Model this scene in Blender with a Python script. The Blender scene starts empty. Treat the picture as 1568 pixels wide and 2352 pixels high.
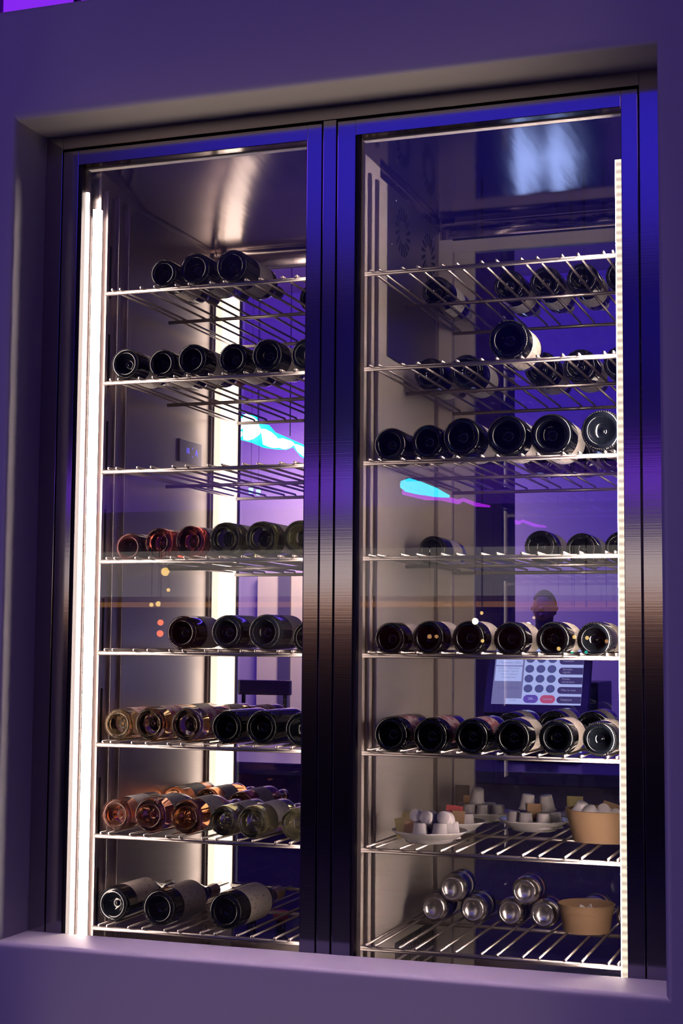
import bpy, bmesh, math, random
from mathutils import Vector, Matrix
random.seed(7)
PI = math.pi
S = bpy.context.scene
COL = S.collection
C = S.collection.objects

# ------------------------------------------------------------------ camera
FPX = 3528.6; YAW = .3377; PITCH = .0861; ROLL = .0077
CAM = Vector((1.0936, -3.2432, -.1911))
_f = Vector((-math.sin(YAW)*math.cos(PITCH), math.cos(YAW)*math.cos(PITCH), math.sin(PITCH)))
_r = Vector((math.cos(YAW), math.sin(YAW), 0)); _u = _r.cross(_f)
RT = _r*math.cos(ROLL) + _u*math.sin(ROLL); UP = -_r*math.sin(ROLL) + _u*math.cos(ROLL)
cd = bpy.data.cameras.new('camera'); cam = bpy.data.objects.new('camera', cd); C.link(cam)
m = Matrix((RT, UP, -_f)).transposed().to_4x4(); m.translation = CAM; cam.matrix_world = m
cd.sensor_fit = 'VERTICAL'; cd.sensor_height = 24; cd.sensor_width = 16; cd.lens = FPX/2352*24
cd.clip_end = 60; cd.clip_start = .05
S.camera = cam
def at(u, v, y):            # point of the photograph's pixel (u, v) at depth plane y
    d = _f + RT*((u-784)/FPX) - UP*((v-1176)/FPX)
    return CAM + d*((y-CAM.y)/d.y)

# ------------------------------------------------------------------ world, exposure, room lights and added fills
S.view_settings.view_transform = 'Standard'; S.view_settings.look = 'None'
S.view_settings.exposure = 0.0; S.view_settings.gamma = 1.0; S.view_settings.use_curve_mapping = False
w = bpy.data.worlds.new('world'); S.world = w; w.use_nodes = True
w.node_tree.nodes['Background'].inputs[0].default_value = (.05, .025, .12, 1)
w.node_tree.nodes['Background'].inputs[1].default_value = .12
cy = S.cycles
cy.max_bounces = 14; cy.transparent_max_bounces = 16; cy.transmission_bounces = 10; cy.glossy_bounces = 7; cy.diffuse_bounces = 4
cy.caustics_reflective = False; cy.caustics_refractive = False; cy.sample_clamp_indirect = 3.0
try: cy.use_denoising = True; cy.denoiser = 'OPENIMAGEDENOISE'
except Exception: pass

def area(name, loc, target, size, energy, color):
    l = bpy.data.lights.new(name, 'AREA'); l.shape = 'RECTANGLE'; l.size = size[0]; l.size_y = size[1]
    l.energy = energy; l.color = color
    o = bpy.data.objects.new(name, l); C.link(o); o.location = loc
    o.rotation_euler = (Vector(target)-Vector(loc)).to_track_quat('-Z', 'Y').to_euler(); return o
area('blue_cove_light', (-.5, -6.2, 2.05), (-.5, -6.3, 3), (5.0, 3.2), 85, (.03, .015, 1.0))
dl = area('sill_fill', (-.05, -.50, 2.72), (-.05, -.25, -.8), (1.3, .08), 1.1, (.92, .62, .9))  # unseen lamp added overhead to brighten the sill
area('blue_wall_washer', (-.8, -8.4, 2.7), (-.8, -9.2, 1.2), (4.6, .3), 14, (.03, .015, 1.0))
dl.data.spread = math.radians(14)
ul = area('soffit_fill', (-.1, -.252, -1.66), (-.1, -.212, 1.0), (1.15, .02), .30, (1., .78, .62)); ul.data.spread = math.radians(16)  # warm fill added at the wall foot to brighten the soffit front
area('violet_ceiling_light', (-3.6, -2.4, 2.6), (-1.5, 0, .2), (2.0, 1.4), 20, (.20, .07, 1.0))
area('mauve_ceiling_light', (2.2, -3.6, 2.6), (1.2, 0, 0), (1.6, 1.2), 7, (.50, .22, 1.0))
area('bar_ceiling_light', (-1.2, 5.2, 2.6), (-1.2, 8.4, -.2), (7, 1.6), 135, (.10, .045, 1.0))
area('bar_violet_light', (-3.6, 6.2, 2.5), (-3.6, 8.4, .5), (2, 1), 22, (.42, .10, 1.0))
area('counter_front_fill', (-.4, .98, .35), (-.4, 1.34, -1.1), (3.4, .06), 9, (.16, .07, 1.0))  # fill added to brighten the dark counter front
area('counter_light', (-.8, 2.1, 2.5), (-.5, 1.6, -1), (3, .8), 20, (.3, .12, 1.0))

# ------------------------------------------------------------------ materials
MATS = {}
def mat(name, base=(.5,.5,.5), rough=.5, metal=0., emit=None, es=0., trans=0., ior=1.45, coat=0., spec=.5, bump=None, vary=None, aniso=0.):
    if name in MATS: return MATS[name]
    m_ = bpy.data.materials.new(name); m_.use_nodes = True; nt = m_.node_tree; b = nt.nodes['Principled BSDF']
    I = b.inputs
    I['Base Color'].default_value = (*base, 1); I['Roughness'].default_value = rough; I['Metallic'].default_value = metal
    I['IOR'].default_value = ior; I['Transmission Weight'].default_value = trans; I['Coat Weight'].default_value = coat
    I['Coat Roughness'].default_value = .03; I['Specular IOR Level'].default_value = spec; I['Anisotropic'].default_value = aniso
    if emit: I['Emission Color'].default_value = (*emit, 1); I['Emission Strength'].default_value = es
    if bump or vary:
        tc = nt.nodes.new('ShaderNodeTexCoord'); mp = nt.nodes.new('ShaderNodeMapping')
        nt.links.new(tc.outputs['Object'], mp.inputs[0])
        sc, st = (bump or (1,1,1), 0)[0], 0
        if bump:
            scl, strength = bump
            mp.inputs['Scale'].default_value = scl
            n = nt.nodes.new('ShaderNodeTexNoise'); n.inputs['Scale'].default_value = 1; n.inputs['Detail'].default_value = 3
            nt.links.new(mp.outputs[0], n.inputs['Vector'])
            bp = nt.nodes.new('ShaderNodeBump'); bp.inputs['Strength'].default_value = strength; bp.inputs['Distance'].default_value = .001
            nt.links.new(n.outputs[0], bp.inputs['Height']); nt.links.new(bp.outputs[0], I['Normal'])
        if vary:
            scl, lo, hi = vary
            mp2 = nt.nodes.new('ShaderNodeMapping'); nt.links.new(tc.outputs['Object'], mp2.inputs[0]); mp2.inputs['Scale'].default_value = scl
            n2 = nt.nodes.new('ShaderNodeTexNoise'); n2.inputs['Scale'].default_value = 1; n2.inputs['Detail'].default_value = 4
            nt.links.new(mp2.outputs[0], n2.inputs['Vector'])
            r = nt.nodes.new('ShaderNodeMapRange'); r.inputs[1].default_value = .3; r.inputs[2].default_value = .7
            r.inputs[3].default_value = lo; r.inputs[4].default_value = hi
            nt.links.new(n2.outputs[0], r.inputs[0]); nt.links.new(r.outputs[0], I['Roughness'])
    MATS[name] = m_; return m_
def lin(r, g, b): return tuple(((c/255)/12.92 if c/255 <= .04045 else ((c/255+.055)/1.055)**2.4) for c in (r, g, b))

M_wall = mat('plaster', (.80, .77, .76), .55, bump=((30,30,30), .15))
M_steel = mat('brushed_steel', (.56, .50, .47), .26, 1, bump=((3, 3, 260), .10), vary=((4, 4, 40), .20, .32))
M_liner = mat('steel_liner', (.52, .44, .43), .34, .92, bump=((2, 2, 60), .06), vary=((2.5, 2.5, 9), .28, .38))
M_satin = mat('satin_partition_steel', (.90, .78, .71), .44, .22, bump=((1.5, 1.5, 70), .25), vary=((2, 2, 30), .34, .48))
M_ceil = mat('steel_ceiling', (.44, .38, .38), .10, 1, bump=((16, 2.0, 2), .30))
M_trim = mat('satin_trim', (.78,.72,.66), .5, .2)
M_frame = mat('door_steel', (.50, .46, .47), .10, 1, bump=((2, 2, 300), .03))
M_wire = mat('shelf_wire', (.50, .44, .42), .36, 1)
M_gask = mat('dark_gasket', (.035, .025, .03), .5)
M_dark = mat('dark_gap', (.01, .01, .012), .7)
M_darkpanel = mat('dark_steel', (.30, .26, .34), .30, .9)
M_chrome = mat('screw_steel', (.8, .75, .7), .15, 1)
M_led = mat('led_light', (1,1,1), .5, emit=(1., .79, .70), es=26)
M_led2 = mat('led_mirror_glow', (1,1,1), .5, emit=(1., .79, .70), es=20)
M_ledback = mat('led_light_rear', (1,1,1), .5, emit=(1., .82, .68), es=2.6)
def dotted():
    m_ = bpy.data.materials.new('led_diffuser'); m_.use_nodes = True; nt = m_.node_tree; b = nt.nodes['Principled BSDF']
    b.inputs['Base Color'].default_value = (.8,.78,.72,1)
    tc = nt.nodes.new('ShaderNodeTexCoord'); sp = nt.nodes.new('ShaderNodeSeparateXYZ'); nt.links.new(tc.outputs['Object'], sp.inputs[0])
    a = nt.nodes.new('ShaderNodeMath'); a.operation = 'MULTIPLY'; a.inputs[1].default_value = 2*PI/.0166; nt.links.new(sp.outputs[2], a.inputs[0])
    s = nt.nodes.new('ShaderNodeMath'); s.operation = 'SINE'; nt.links.new(a.outputs[0], s.inputs[0])
    r = nt.nodes.new('ShaderNodeMapRange'); r.inputs[1].default_value = -1; r.inputs[2].default_value = 1; r.inputs[3].default_value = .8; r.inputs[4].default_value = 1.5
    nt.links.new(s.outputs[0], r.inputs[0])
    b.inputs['Emission Color'].default_value = (1., .80, .60, 1); nt.links.new(r.outputs[0], b.inputs['Emission Strength'])
    MATS['led_diffuser'] = m_; return m_
M_diff = dotted()
def pane(name, tint=(1,1,1)):
    m_ = bpy.data.materials.new(name); m_.use_nodes = True; nt = m_.node_tree; nt.nodes.clear()
    o = nt.nodes.new('ShaderNodeOutputMaterial'); t = nt.nodes.new('ShaderNodeBsdfTransparent'); t.inputs[0].default_value = (*tint, 1)
    g = nt.nodes.new('ShaderNodeBsdfGlossy'); g.inputs['Roughness'].default_value = .0
    f = nt.nodes.new('ShaderNodeFresnel'); f.inputs[0].default_value = 1.5; mx = nt.nodes.new('ShaderNodeMixShader')
    nt.links.new(f.outputs[0], mx.inputs[0]); nt.links.new(t.outputs[0], mx.inputs[1]); nt.links.new(g.outputs[0], mx.inputs[2]); nt.links.new(mx.outputs[0], o.inputs[0])
    MATS[name] = m_; return m_
M_pane = pane('glass_pane', (.97,.98,.98))
# wine and bottle glass
G = {
 'dark':  mat('dark_bottle_glass', (.003,.004,.006), .045, coat=.15),
 'olive': mat('olive_bottle_glass', (.30,.32,.14), .04, trans=.92, ior=1.33),
 'green': mat('green_bottle_glass', (.03,.055,.03), .05, trans=.35, ior=1.4, coat=.4),
 'rose':  mat('rose_wine_glass', (.93,.42,.30), .03, trans=.94, ior=1.30),
 'red':   mat('red_wine_glass', (.80,.16,.12), .03, trans=.97, ior=1.30),
 'maroon':mat('maroon_bottle_glass', (.16,.035,.035), .06, trans=.5, ior=1.35),
 'amber': mat('amber_wine_glass', (.96,.66,.36), .03, trans=.94, ior=1.30),
 'orange':mat('orange_wine_glass', (.95,.38,.16), .03, trans=.94, ior=1.30),
 'white': mat('white_wine_glass', (.86,.84,.46), .03, trans=.94, ior=1.30),
 'brown': mat('brown_bottle_glass', (.025,.008,.009), .07, coat=.2),
 'smoke': mat('smoky_bottle_glass', (.03,.035,.05), .14, coat=.4),
}
def label_mat(name, paper, ink, scale=70, thr=.60):
    m_ = bpy.data.materials.new(name); m_.use_nodes = True; nt = m_.node_tree; b = nt.nodes['Principled BSDF']
    b.inputs['Roughness'].default_value = .55
    tc = nt.nodes.new('ShaderNodeTexCoord'); mp = nt.nodes.new('ShaderNodeMapping'); mp.inputs['Scale'].default_value = (scale*2.2, scale, scale*2.2)
    nt.links.new(tc.outputs['Object'], mp.inputs[0])
    n = nt.nodes.new('ShaderNodeTexNoise'); n.inputs['Scale'].default_value = 1; n.inputs['Detail'].default_value = 5; nt.links.new(mp.outputs[0], n.inputs['Vector'])
    cr = nt.nodes.new('ShaderNodeValToRGB'); cr.color_ramp.elements[0].position = thr; cr.color_ramp.elements[0].color = (*paper, 1)
    cr.color_ramp.elements[1].position = thr+.04; cr.color_ramp.elements[1].color = (*ink, 1)
    nt.links.new(n.outputs[0], cr.inputs[0]); nt.links.new(cr.outputs[0], b.inputs['Base Color'])
    MATS[name] = m_; return m_
L_cream = label_mat('cream_label', (.68,.59,.51), (.36,.28,.27), 75, .60)
L_white = label_mat('white_label', (.76,.70,.65), (.42,.28,.26), 80, .62)
L_grey = label_mat('grey_label', (.45,.40,.42), (.22,.18,.22), 70, .63)
L_pink = label_mat('pink_label', (.70,.50,.46), (.45,.10,.12), 40, .52)
K = {'cream': mat('cream_capsule', (.72,.64,.55), .4), 'black': mat('black_capsule', (.02,.015,.02), .35), 'red': mat('red_capsule', (.30,.03,.03), .35),
     'gold': mat('gold_foil_capsule', (.45,.28,.14), .4, .5), 'clear': mat('clear_stopper', (.85,.85,.88), .1, trans=.8)}

# ------------------------------------------------------------------ mesh helpers
def obj(name, bm, material=None, parent=None, smooth=False, loc=None):
    me = bpy.data.meshes.new(name); bm.to_mesh(me); bm.free()
    if smooth:
        for p in me.polygons: p.use_smooth = True
    ms = material if isinstance(material, (list, tuple)) else [material]
    for m_ in ms:
        if m_: me.materials.append(m_)
    o = bpy.data.objects.new(name, me); C.link(o)
    if parent: o.parent = parent
    if loc: o.location = loc
    return o
def box(bm, x0, x1, y0, y1, z0, z1, bev=0, mi=0):
    r = bmesh.ops.create_cube(bm, size=1)
    vs = r['verts']
    for v in vs: v.co = Vector((x0+(v.co.x+.5)*(x1-x0), y0+(v.co.y+.5)*(y1-y0), z0+(v.co.z+.5)*(z1-z0)))
    fs = {f for v in vs for f in v.link_faces}
    for f in fs: f.material_index = mi
    if bev: bmesh.ops.bevel(bm, geom=list({e for v in vs for e in v.link_edges}), offset=bev, segments=2, affect='EDGES', profile=.6)
def bx(*a, bev=0):
    bm = bmesh.new(); box(bm, *a, bev=bev); return bm
def tube(bm, pts, r, seg=8, cap=True):
    pts = [Vector(p) for p in pts]; rr = r if isinstance(r, (list, tuple)) else [r]*len(pts); rings = []
    for i, p in enumerate(pts):
        d = (pts[min(i+1, len(pts)-1)] - pts[max(i-1, 0)]).normalized()
        a = Vector((0,0,1)) if abs(d.z) < .9 else Vector((1,0,0)); s = d.cross(a).normalized(); t = s.cross(d)
        rings.append([bm.verts.new(p + (s*math.cos(2*PI*k/seg) + t*math.sin(2*PI*k/seg))*rr[i]) for k in range(seg)])
    for a, b in zip(rings, rings[1:]):
        for k in range(seg): bm.faces.new((a[k], a[(k+1)%seg], b[(k+1)%seg], b[k]))
    if cap: bm.faces.new(rings[0][::-1]); bm.faces.new(rings[-1])
    bmesh.ops.recalc_face_normals(bm, faces=bm.faces)
def lathe(bm, prof, seg=32, axis='y', mi=None):
    rings = []
    for i, (r, h) in enumerate(prof):
        if r < 1e-6:
            rings.append([bm.verts.new((0, h, 0) if axis == 'y' else (0, 0, h))]); continue
        rings.append([bm.verts.new((r*math.cos(2*PI*k/seg), h, r*math.sin(2*PI*k/seg)) if axis == 'y' else (r*math.cos(2*PI*k/seg), r*math.sin(2*PI*k/seg), h)) for k in range(seg)])
    for j, (a, b) in enumerate(zip(rings, rings[1:])):
        for k in range(seg):
            A = a if len(a) == 1 else (a[k], a[(k+1)%seg]); B = b if len(b) == 1 else (b[(k+1)%seg], b[k])
            f = bm.faces.new([*A, *B]) if not (len(a) == 1 and len(b) == 1) else None
            if f and mi: f.material_index = mi[j]
    bmesh.ops.recalc_face_normals(bm, faces=bm.faces)
def empty(name, loc=(0,0,0), rz=0):
    o = bpy.data.objects.new(name, None); C.link(o); o.location = loc; o.rotation_euler = (0,0,rz); o.empty_display_size = .05; return o
def tag(o, label=None, cat=None, group=None, kind=None):
    if label: o['label'] = label
    if cat: o['category'] = cat
    if group: o['group'] = group
    if kind: o['kind'] = kind
    return o
def struct(name, bm, m_, **k): return tag(obj(name, bm, m_, **k), kind='structure')
def dup(root, loc, rz=None):
    r = root.copy(); C.link(r); r.location = loc
    if rz is not None: r.rotation_euler = (0,0,rz)
    for ch in root.children:
        c = ch.copy(); C.link(c); c.parent = r
        for g in ch.children:
            d = g.copy(); C.link(d); d.parent = c
    return r
def text(name, body, size, m_, parent, loc, rot=(PI/2,0,0), align='CENTER'):
    cu = bpy.data.curves.new('t', 'FONT'); cu.body = body; cu.size = size; cu.align_x = align; cu.align_y = 'CENTER'; cu.extrude = .0001; cu.resolution_u = 2
    t = bpy.data.objects.new('t', cu); C.link(t); bpy.context.view_layer.update()
    me = bpy.data.meshes.new_from_object(t.evaluated_get(bpy.context.evaluated_depsgraph_get())); bpy.data.objects.remove(t)
    me.materials.clear(); me.materials.append(m_); o = bpy.data.objects.new(name, me); C.link(o); o.parent = parent; o.location = loc; o.rotation_euler = rot; return o

# ------------------------------------------------------------------ structure: both rooms and the niche wall
FZ = -1.70; CZ = 2.75
NX0, NX1, NZ0, NZ1, YF = -.785, .690, -.856, 1.022, -.205
def niche_wall():
    bm = bmesh.new(); N = 4; ry = .012
    rl, rr, rt, rb = .012, .014, .026, .014
    loops = []
    prof = [(0, -.060), (0, YF+ry)] + [(1-math.cos(a), YF+ry-ry*math.sin(a)) for a in [PI/2*i/N for i in range(1, N+1)]]
    for off, y in prof:
        loops.append([bm.verts.new(v) for v in ((NX0-off*rl, y, NZ0-off*rb), (NX1+off*rr, y, NZ0-off*rb), (NX1+off*rr, y, NZ1+off*rt), (NX0-off*rl, y, NZ1+off*rt))])
    WT = 1.297; r2 = .03
    loops.append([bm.verts.new(v) for v in ((-6, YF, FZ), (5, YF, FZ), (5, YF, WT-r2), (-6, YF, WT-r2))])
    for a, b in zip(loops, loops[1:]):
        for k in range(4): bm.faces.new((a[k], a[(k+1)%4], b[(k+1)%4], b[k]))
    prev = (loops[-1][3], loops[-1][2])
    for i in range(1, 7):
        a = PI/2*i/6; y = YF + r2*(1-math.cos(a)); z = WT-r2+r2*math.sin(a)
        cur = (bm.verts.new((-6, y, z)), bm.verts.new((5, y, z))); bm.faces.new((prev[0], prev[1], cur[1], cur[0])); prev = cur
    cur = (bm.verts.new((-6, .80, WT)), bm.verts.new((5, .80, WT))); bm.faces.new((prev[0], prev[1], cur[1], cur[0]))
    bmesh.ops.recalc_face_normals(bm, faces=bm.faces)
    o = struct('wall_front', bm, M_wall, smooth=True)
    md = o.modifiers.new('e', 'EDGE_SPLIT'); md.split_angle = math.radians(35)
    return o
niche_wall()
bm = bmesh.new()
box(bm, -6, -.80, .40, .80, FZ, 1.28); box(bm, .71, 5, .40, .80, FZ, 1.28); box(bm, -.80, .70, .40, .80, 1.03, 1.28); box(bm, -.80, .70, .2, .80, FZ, -1.15)
struct('wall_bar_side', bm, M_wall)
M_floor = mat('dark_floor', (.10,.08,.09), .25, vary=((2,2,2), .2, .4))
struct('floor', bx(-6, 5, -9.2, 9.0, FZ-.1, FZ), M_floor)
struct('ceiling', bx(-6, 5, -9.2, 9.0, CZ, CZ+.1), mat('ceiling_paint', (.45,.42,.5), .6))
M_pwall = mat('violet_wall_paint', (.42, .34, .62), .7)
struct('wall_left', bx(-6.1, -6, -9.2, 9, FZ, CZ), M_pwall)
struct('wall_right', bx(5, 5.1, -9.2, 9, FZ, CZ), M_pwall)
struct('wall_dining_back', bx(-6, 5, -9.3, -9.2, FZ, CZ), mat('dim_wall_paint', (.25,.22,.28), .7))
struct('wall_bar_back', bx(-6, 5, 8.6, 8.7, FZ, CZ), M_pwall)

# ------------------------------------------------------------------ the wine cooler
cab = empty('wine_cooler', (0, 0, FZ)); tag(cab, 'tall two-door stainless steel wine cooler set in the white wall niche', 'wine cooler')
def part(name, bm, m_, parent=cab, **k):
    if parent is cab: bmesh.ops.translate(bm, verts=bm.verts, vec=(0,0,-FZ))
    return obj(name, bm, m_, parent, **k)
YD = -.062
# outer casing
part('side_panel', bx(-.79, -.668, .0, .78, -1.14, 1.01), M_steel)
part('side_panel', bx(.606, .6895, .0, .78, -1.14, 1.01), M_steel)
part('top_panel', bx(-.79, .675, .0, .78, .965, 1.018), M_steel)
part('bottom_panel', bx(-.668, .606, .0, .78, -1.14, -1.03), M_steel)
part('partition', bx(-.053, -.014, -.012, .78, -1.03, .965), M_satin)
# face frame
part('face_frame', bx(-.784, -.741, YD, .0, -1.0, 1.0215, bev=.0012), M_frame)
part('face_frame', bx(.634, .6895, YD, .0, -1.0, 1.0215, bev=.0012), M_frame)
part('face_frame', bx(-.741, .634, YD, .0, .990, 1.0215, bev=.0012), M_frame)
part('mullion', bx(-.0745, -.0435, YD+.001, .0, -1.0, .990, bev=.0012), M_frame)
part('gap_seal', bx(-.741, -.0745, -.02, -.001, .975, .990), M_dark); part('gap_seal', bx(-.0435, .634, -.02, -.001, .975, .990), M_dark)
# liners: left wall, ceilings with a curved rear corner, rear headers, rear stiles
def ceiling_panel(x0, x1, z, m_, y1=.70, r=.045):
    bm = bmesh.new(); ys = [(-.009, .9485 if z < .93 else z), (.22, z), (y1-r, z)] + [(y1-r+r*math.sin(a), z-r*(1-math.cos(a))) for a in [PI/2*i/8 for i in range(1, 9)]]
    prev = None
    for y, zz in ys:
        cur = (bm.verts.new((x0, y, zz)), bm.verts.new((x1, y, zz)), bm.verts.new((x0, y+.004, zz+.006)), bm.verts.new((x1, y+.004, zz+.006)))
        if prev: bm.faces.new((prev[0], prev[1], cur[1], cur[0])); bm.faces.new((prev[2], cur[2], cur[3], prev[3]))
        prev = cur
    bmesh.ops.recalc_face_normals(bm, faces=bm.faces)
    return part('ceiling_panel', bm, m_, smooth=True)
ceiling_panel(-.668, -.053, .912, mat('brushed_ceiling', (.46, .38, .37), .17, 1, bump=((18, 2.0, 2), .45))); ceiling_panel(-.014, .606, .945, M_ceil)
part('liner_wall', bx(-.672, -.6655, -.004, .70, -1.03, .952), M_liner)
part('liner_wall', bx(.600, .606, -.004, .70, -1.03, .945), M_liner)
part('rear_header', bx(-.668, -.053, .702, .726, .866, .965), M_satin); part('rear_header', bx(-.014, .606, .702, .726, .866, .965), M_satin)
for a, b in ((-.668, -.602), (-.12, -.053), (-.014, .022), (.025, .080), (.545, .606)):
    part('rear_stile', bx(a, b, .704 if a != -.014 else .69, .724, -1.03, .90, bev=.001), M_satin)
part('header_groove', bx(.022, .606, .698, .702, .899, .904), M_dark)
for a, b in ((-.602, -.12), (.08, .545)):
    p = part('rear_glass', bx(a, b, .716, .720, -1.03, .866), M_pane)
    part('rear_bottom_rail', bx(a, b, .706, .726, -1.03, -.99), M_steel)
# upright shelf standards on the side walls
for x, sgn in ((-.6655, 1), (-.014, 1), (.600, -1), (-.053, -1)):
    for y0 in (.018, .078, .132, .648):
        a, b = sorted((x, x+sgn*.007)); part('shelf_standard', bx(a, b, y0, y0+.012, -1.0, .905, bev=.001), M_wire)
for k in range(8):
    z0 = [.6446,.4267,.2135,0,-.215,-.4292,-.6396,-.8504][k]
    for x in (-.0135, -.665):
        part('standard_slot', bx(x, x+.0012, .045, .052, z0+.0, z0+.13), M_dark)
        part('standard_slot', bx(x, x+.0012, .672, .679, z0+.0, z0+.11), M_dark)
part('corner_post', bx(-.665, -.654, .655, .702, -1.0, .86, bev=.001), M_steel)
part('liner_seam', bx(-.665, -.6635, .0, .69, .902, .9035), M_wire)
# LED strips
def led(x0, x1, y0, y1, z0, z1, m_, lab=None):
    o = part('led_strip', bx(x0, x1, y0, y1, z0, z1), m_)
    if lab: o['label'] = lab
    return o
led(-.6898, -.6842, -.036, -.028, -.92, .888, M_led2, 'glowing strip in the left door frame, modelled for a reflection of the wall strip')  # emitting strip in place of the wall strip's mirror image
led(-.6720, -.6560, -.032, -.014, -.92, .846, M_led, 'wide glowing warm white light strip beside the left wall')
led(-.652, -.605, .694, .702, -.880, .846, M_ledback, 'glowing warm white light strip in the rear left corner')
led(.548, .580, .690, .702, -.880, .846, M_ledback)
led(.578, .598, -.026, -.010, -.92, .846, M_diff, 'cream light strip with rows of light dots at the right door')
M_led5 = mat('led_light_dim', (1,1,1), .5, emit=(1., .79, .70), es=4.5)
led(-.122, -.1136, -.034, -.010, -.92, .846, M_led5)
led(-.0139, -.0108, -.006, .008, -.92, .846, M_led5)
led(.5768, .5779, -.024, -.010, -.92, .846, mat('led_face', (1,1,1), .5, emit=(1., .79, .70), es=150))
# evaporator panel with two fans on the partition
ev = part('fan_panel', bx(-.0135, -.0105, .228, .676, .50, .922, bev=.001), M_darkpanel); ev['label'] = 'dark panel with two round fan grilles'
for cy_, cz_ in ((.345, .832), (.575, .826)):
    bm = bmesh.new()
    for k in range(16):
        a0 = 2*PI*k/16; pts = []
        for r_, da in ((.030, 0), (.062, .18), (.062, .36), (.030, .17)):
            pts.append((cy_+r_*math.cos(a0+da), cz_+r_*math.sin(a0+da)))
        A = [bm.verts.new((-.0104, p[0], p[1])) for p in pts]; B = [bm.verts.new((-.0098, p[0], p[1])) for p in pts]
        bm.faces.new(B); bm.faces.new(A[::-1])
        for i in range(4): bm.faces.new((A[i], A[(i+1)%4], B[(i+1)%4], B[i]))
    bmesh.ops.recalc_face_normals(bm, faces=bm.faces)
    bmesh.ops.translate(bm, verts=bm.verts, vec=(0,0,-FZ)); tag(obj('fan_slots', bm, M_dark, ev), kind='stuff')
for y_, z_ in ((.285,.897), (.250,.780), (.62,.888), (.44,.74), (.40,.70), (.50,.70)):
    bm = bmesh.new(); bmesh.ops.create_uvsphere(bm, u_segments=8, v_segments=5, radius=.005); bmesh.ops.scale(bm, verts=bm.verts, vec=(.5,1,1))
    bmesh.ops.translate(bm, verts=bm.verts, vec=(-.009, y_, z_-FZ)); obj('screw', bm, M_chrome, ev, smooth=True)
part('fan_panel_flange', bx(-.0137, -.0125, .17, .70, .922, .943), M_steel)
# perforated grille low on the partition
bm = bmesh.new()
for r_ in range(6):
    for c_ in range(34):
        y = .32 + c_*.0105 + (r_ % 2)*0; z = -.905 - r_*.023
        if z < -1.02: continue
        box(bm, -.0138, -.0128, y, y+.0045, z-.008, z+.008)
tag(part('grille_holes', bm, M_dark), kind='stuff')
part('rear_plate', bx(.032, .068, .7005, .704, -.70, -.555, bev=.002), M_steel)
# thermostat display on the left wall
th = part('display', bx(-.6655, -.6615, .452, .590, .293, .355, bev=.0015), M_darkpanel); th['label'] = 'dark digital display glowing blue'
M_digit = mat('blue_digits', (.1,.1,.8), .4, emit=(.16,.12,1.), es=1.6)
for body, y_, z_, s_ in (('10', .500, .326, .022), ('*', .530, .333, .014), ('o', .530, .314, .010), ('A', .556, .326, .026)):
    text('digit', body, s_, M_digit, th, (-.6612, y_, z_-FZ), rot=(PI/2, 0, PI/2))
# doors: sub-parts stile, rail, gasket, pane
def door(x0, x1, ox0, ox1, lab):
    d = part('door', bx(x0, ox0, YD, -.006, -1.0, .984, bev=.0015), M_frame); d['label'] = lab
    def sub(n, bm, m_):
        bmesh.ops.translate(bm, verts=bm.verts, vec=(0,0,-FZ)); return obj(n, bm, m_, d)
    sub('stile', bx(ox1, x1, YD, -.006, -1.0, .984, bev=.0015), M_frame)
    sub('top_rail', bx(ox0, ox1, YD, -.010, .948, .984, bev=.0012), M_frame)
    sub('bottom_rail', bx(ox0, ox1, YD, -.010, -1.0, -.955, bev=.0012), M_frame)
    for a, b in ((ox0, ox0+.007),) + (((ox1-.003, ox1),) if ox1 < 0 else ()): sub('gasket', bx(a, b, -.055, -.012, -.955, .948), M_gask)
    sub('glass_trim', bx(ox0+.007, ox1-.003, -.028, -.010, .9455, .948), M_trim)
    sub('glass_pane', bx(ox0, ox1, -.042, -.038, -.955, .948), M_pane)
door(-.738, -.0775, -.697, -.113, 'left steel-framed glass door')
door(-.0395, .631, .003, .5955, 'right steel-framed glass door')

# ------------------------------------------------------------------ wire shelves
ZS = [.6446,.4267,.2135,.0,-.215,-.4292,-.6396,-.8504]
RX = [.020,.041,.096,.132,.188,.222,.278,.312,.367,.402,.457,.492,.547,.567]
SH = {'left': -.6497, 'right': 0.0}
def wire_shelf():
    r = empty('wire_shelf')
    bm = bmesh.new(); tube(bm, [(0,0,0),(.587,0,0)], .0052, 10); bmesh.ops.scale(bm, verts=bm.verts, vec=(1,1,1)); fr = obj('front_rail', bm, M_wire, r, smooth=True)
    for y in (.347, .702):
        bm = bmesh.new(); tube(bm, [(0,y,0),(.587,y,0)], .0046, 8); obj('cross_rail', bm, M_wire, r, smooth=True)
    bm = bmesh.new(); tube(bm, [(0,-.007,.0078),(0,.700,.0078),(0,.7055,.006),(0,.7065,-.004)], .0029, 8); me = None
    for x in RX:
        if me is None: o = obj('rod', bm, M_wire, r, smooth=True); me = o.data
        else: o = bpy.data.objects.new('rod', me); C.link(o); o.parent = r
        o.location = (x, 0, 0)
    return r
ORD = ['top', 'second', 'third', 'fourth', 'fifth', 'sixth', 'seventh', 'lowest']
proto = wire_shelf(); first = True
for side in ('left', 'right'):
    for k, z in enumerate(ZS):
        o = proto if first else dup(proto, (0,0,0)); first = False
        o.location = (SH[side], 0, z)
        tag(o, '%s chrome wire shelf behind the %s glass door%s' % (ORD[k], side, '' if k in (0, 7) else ' counted from the top'), 'shelf', 'wire shelves in the wine cooler')

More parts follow.
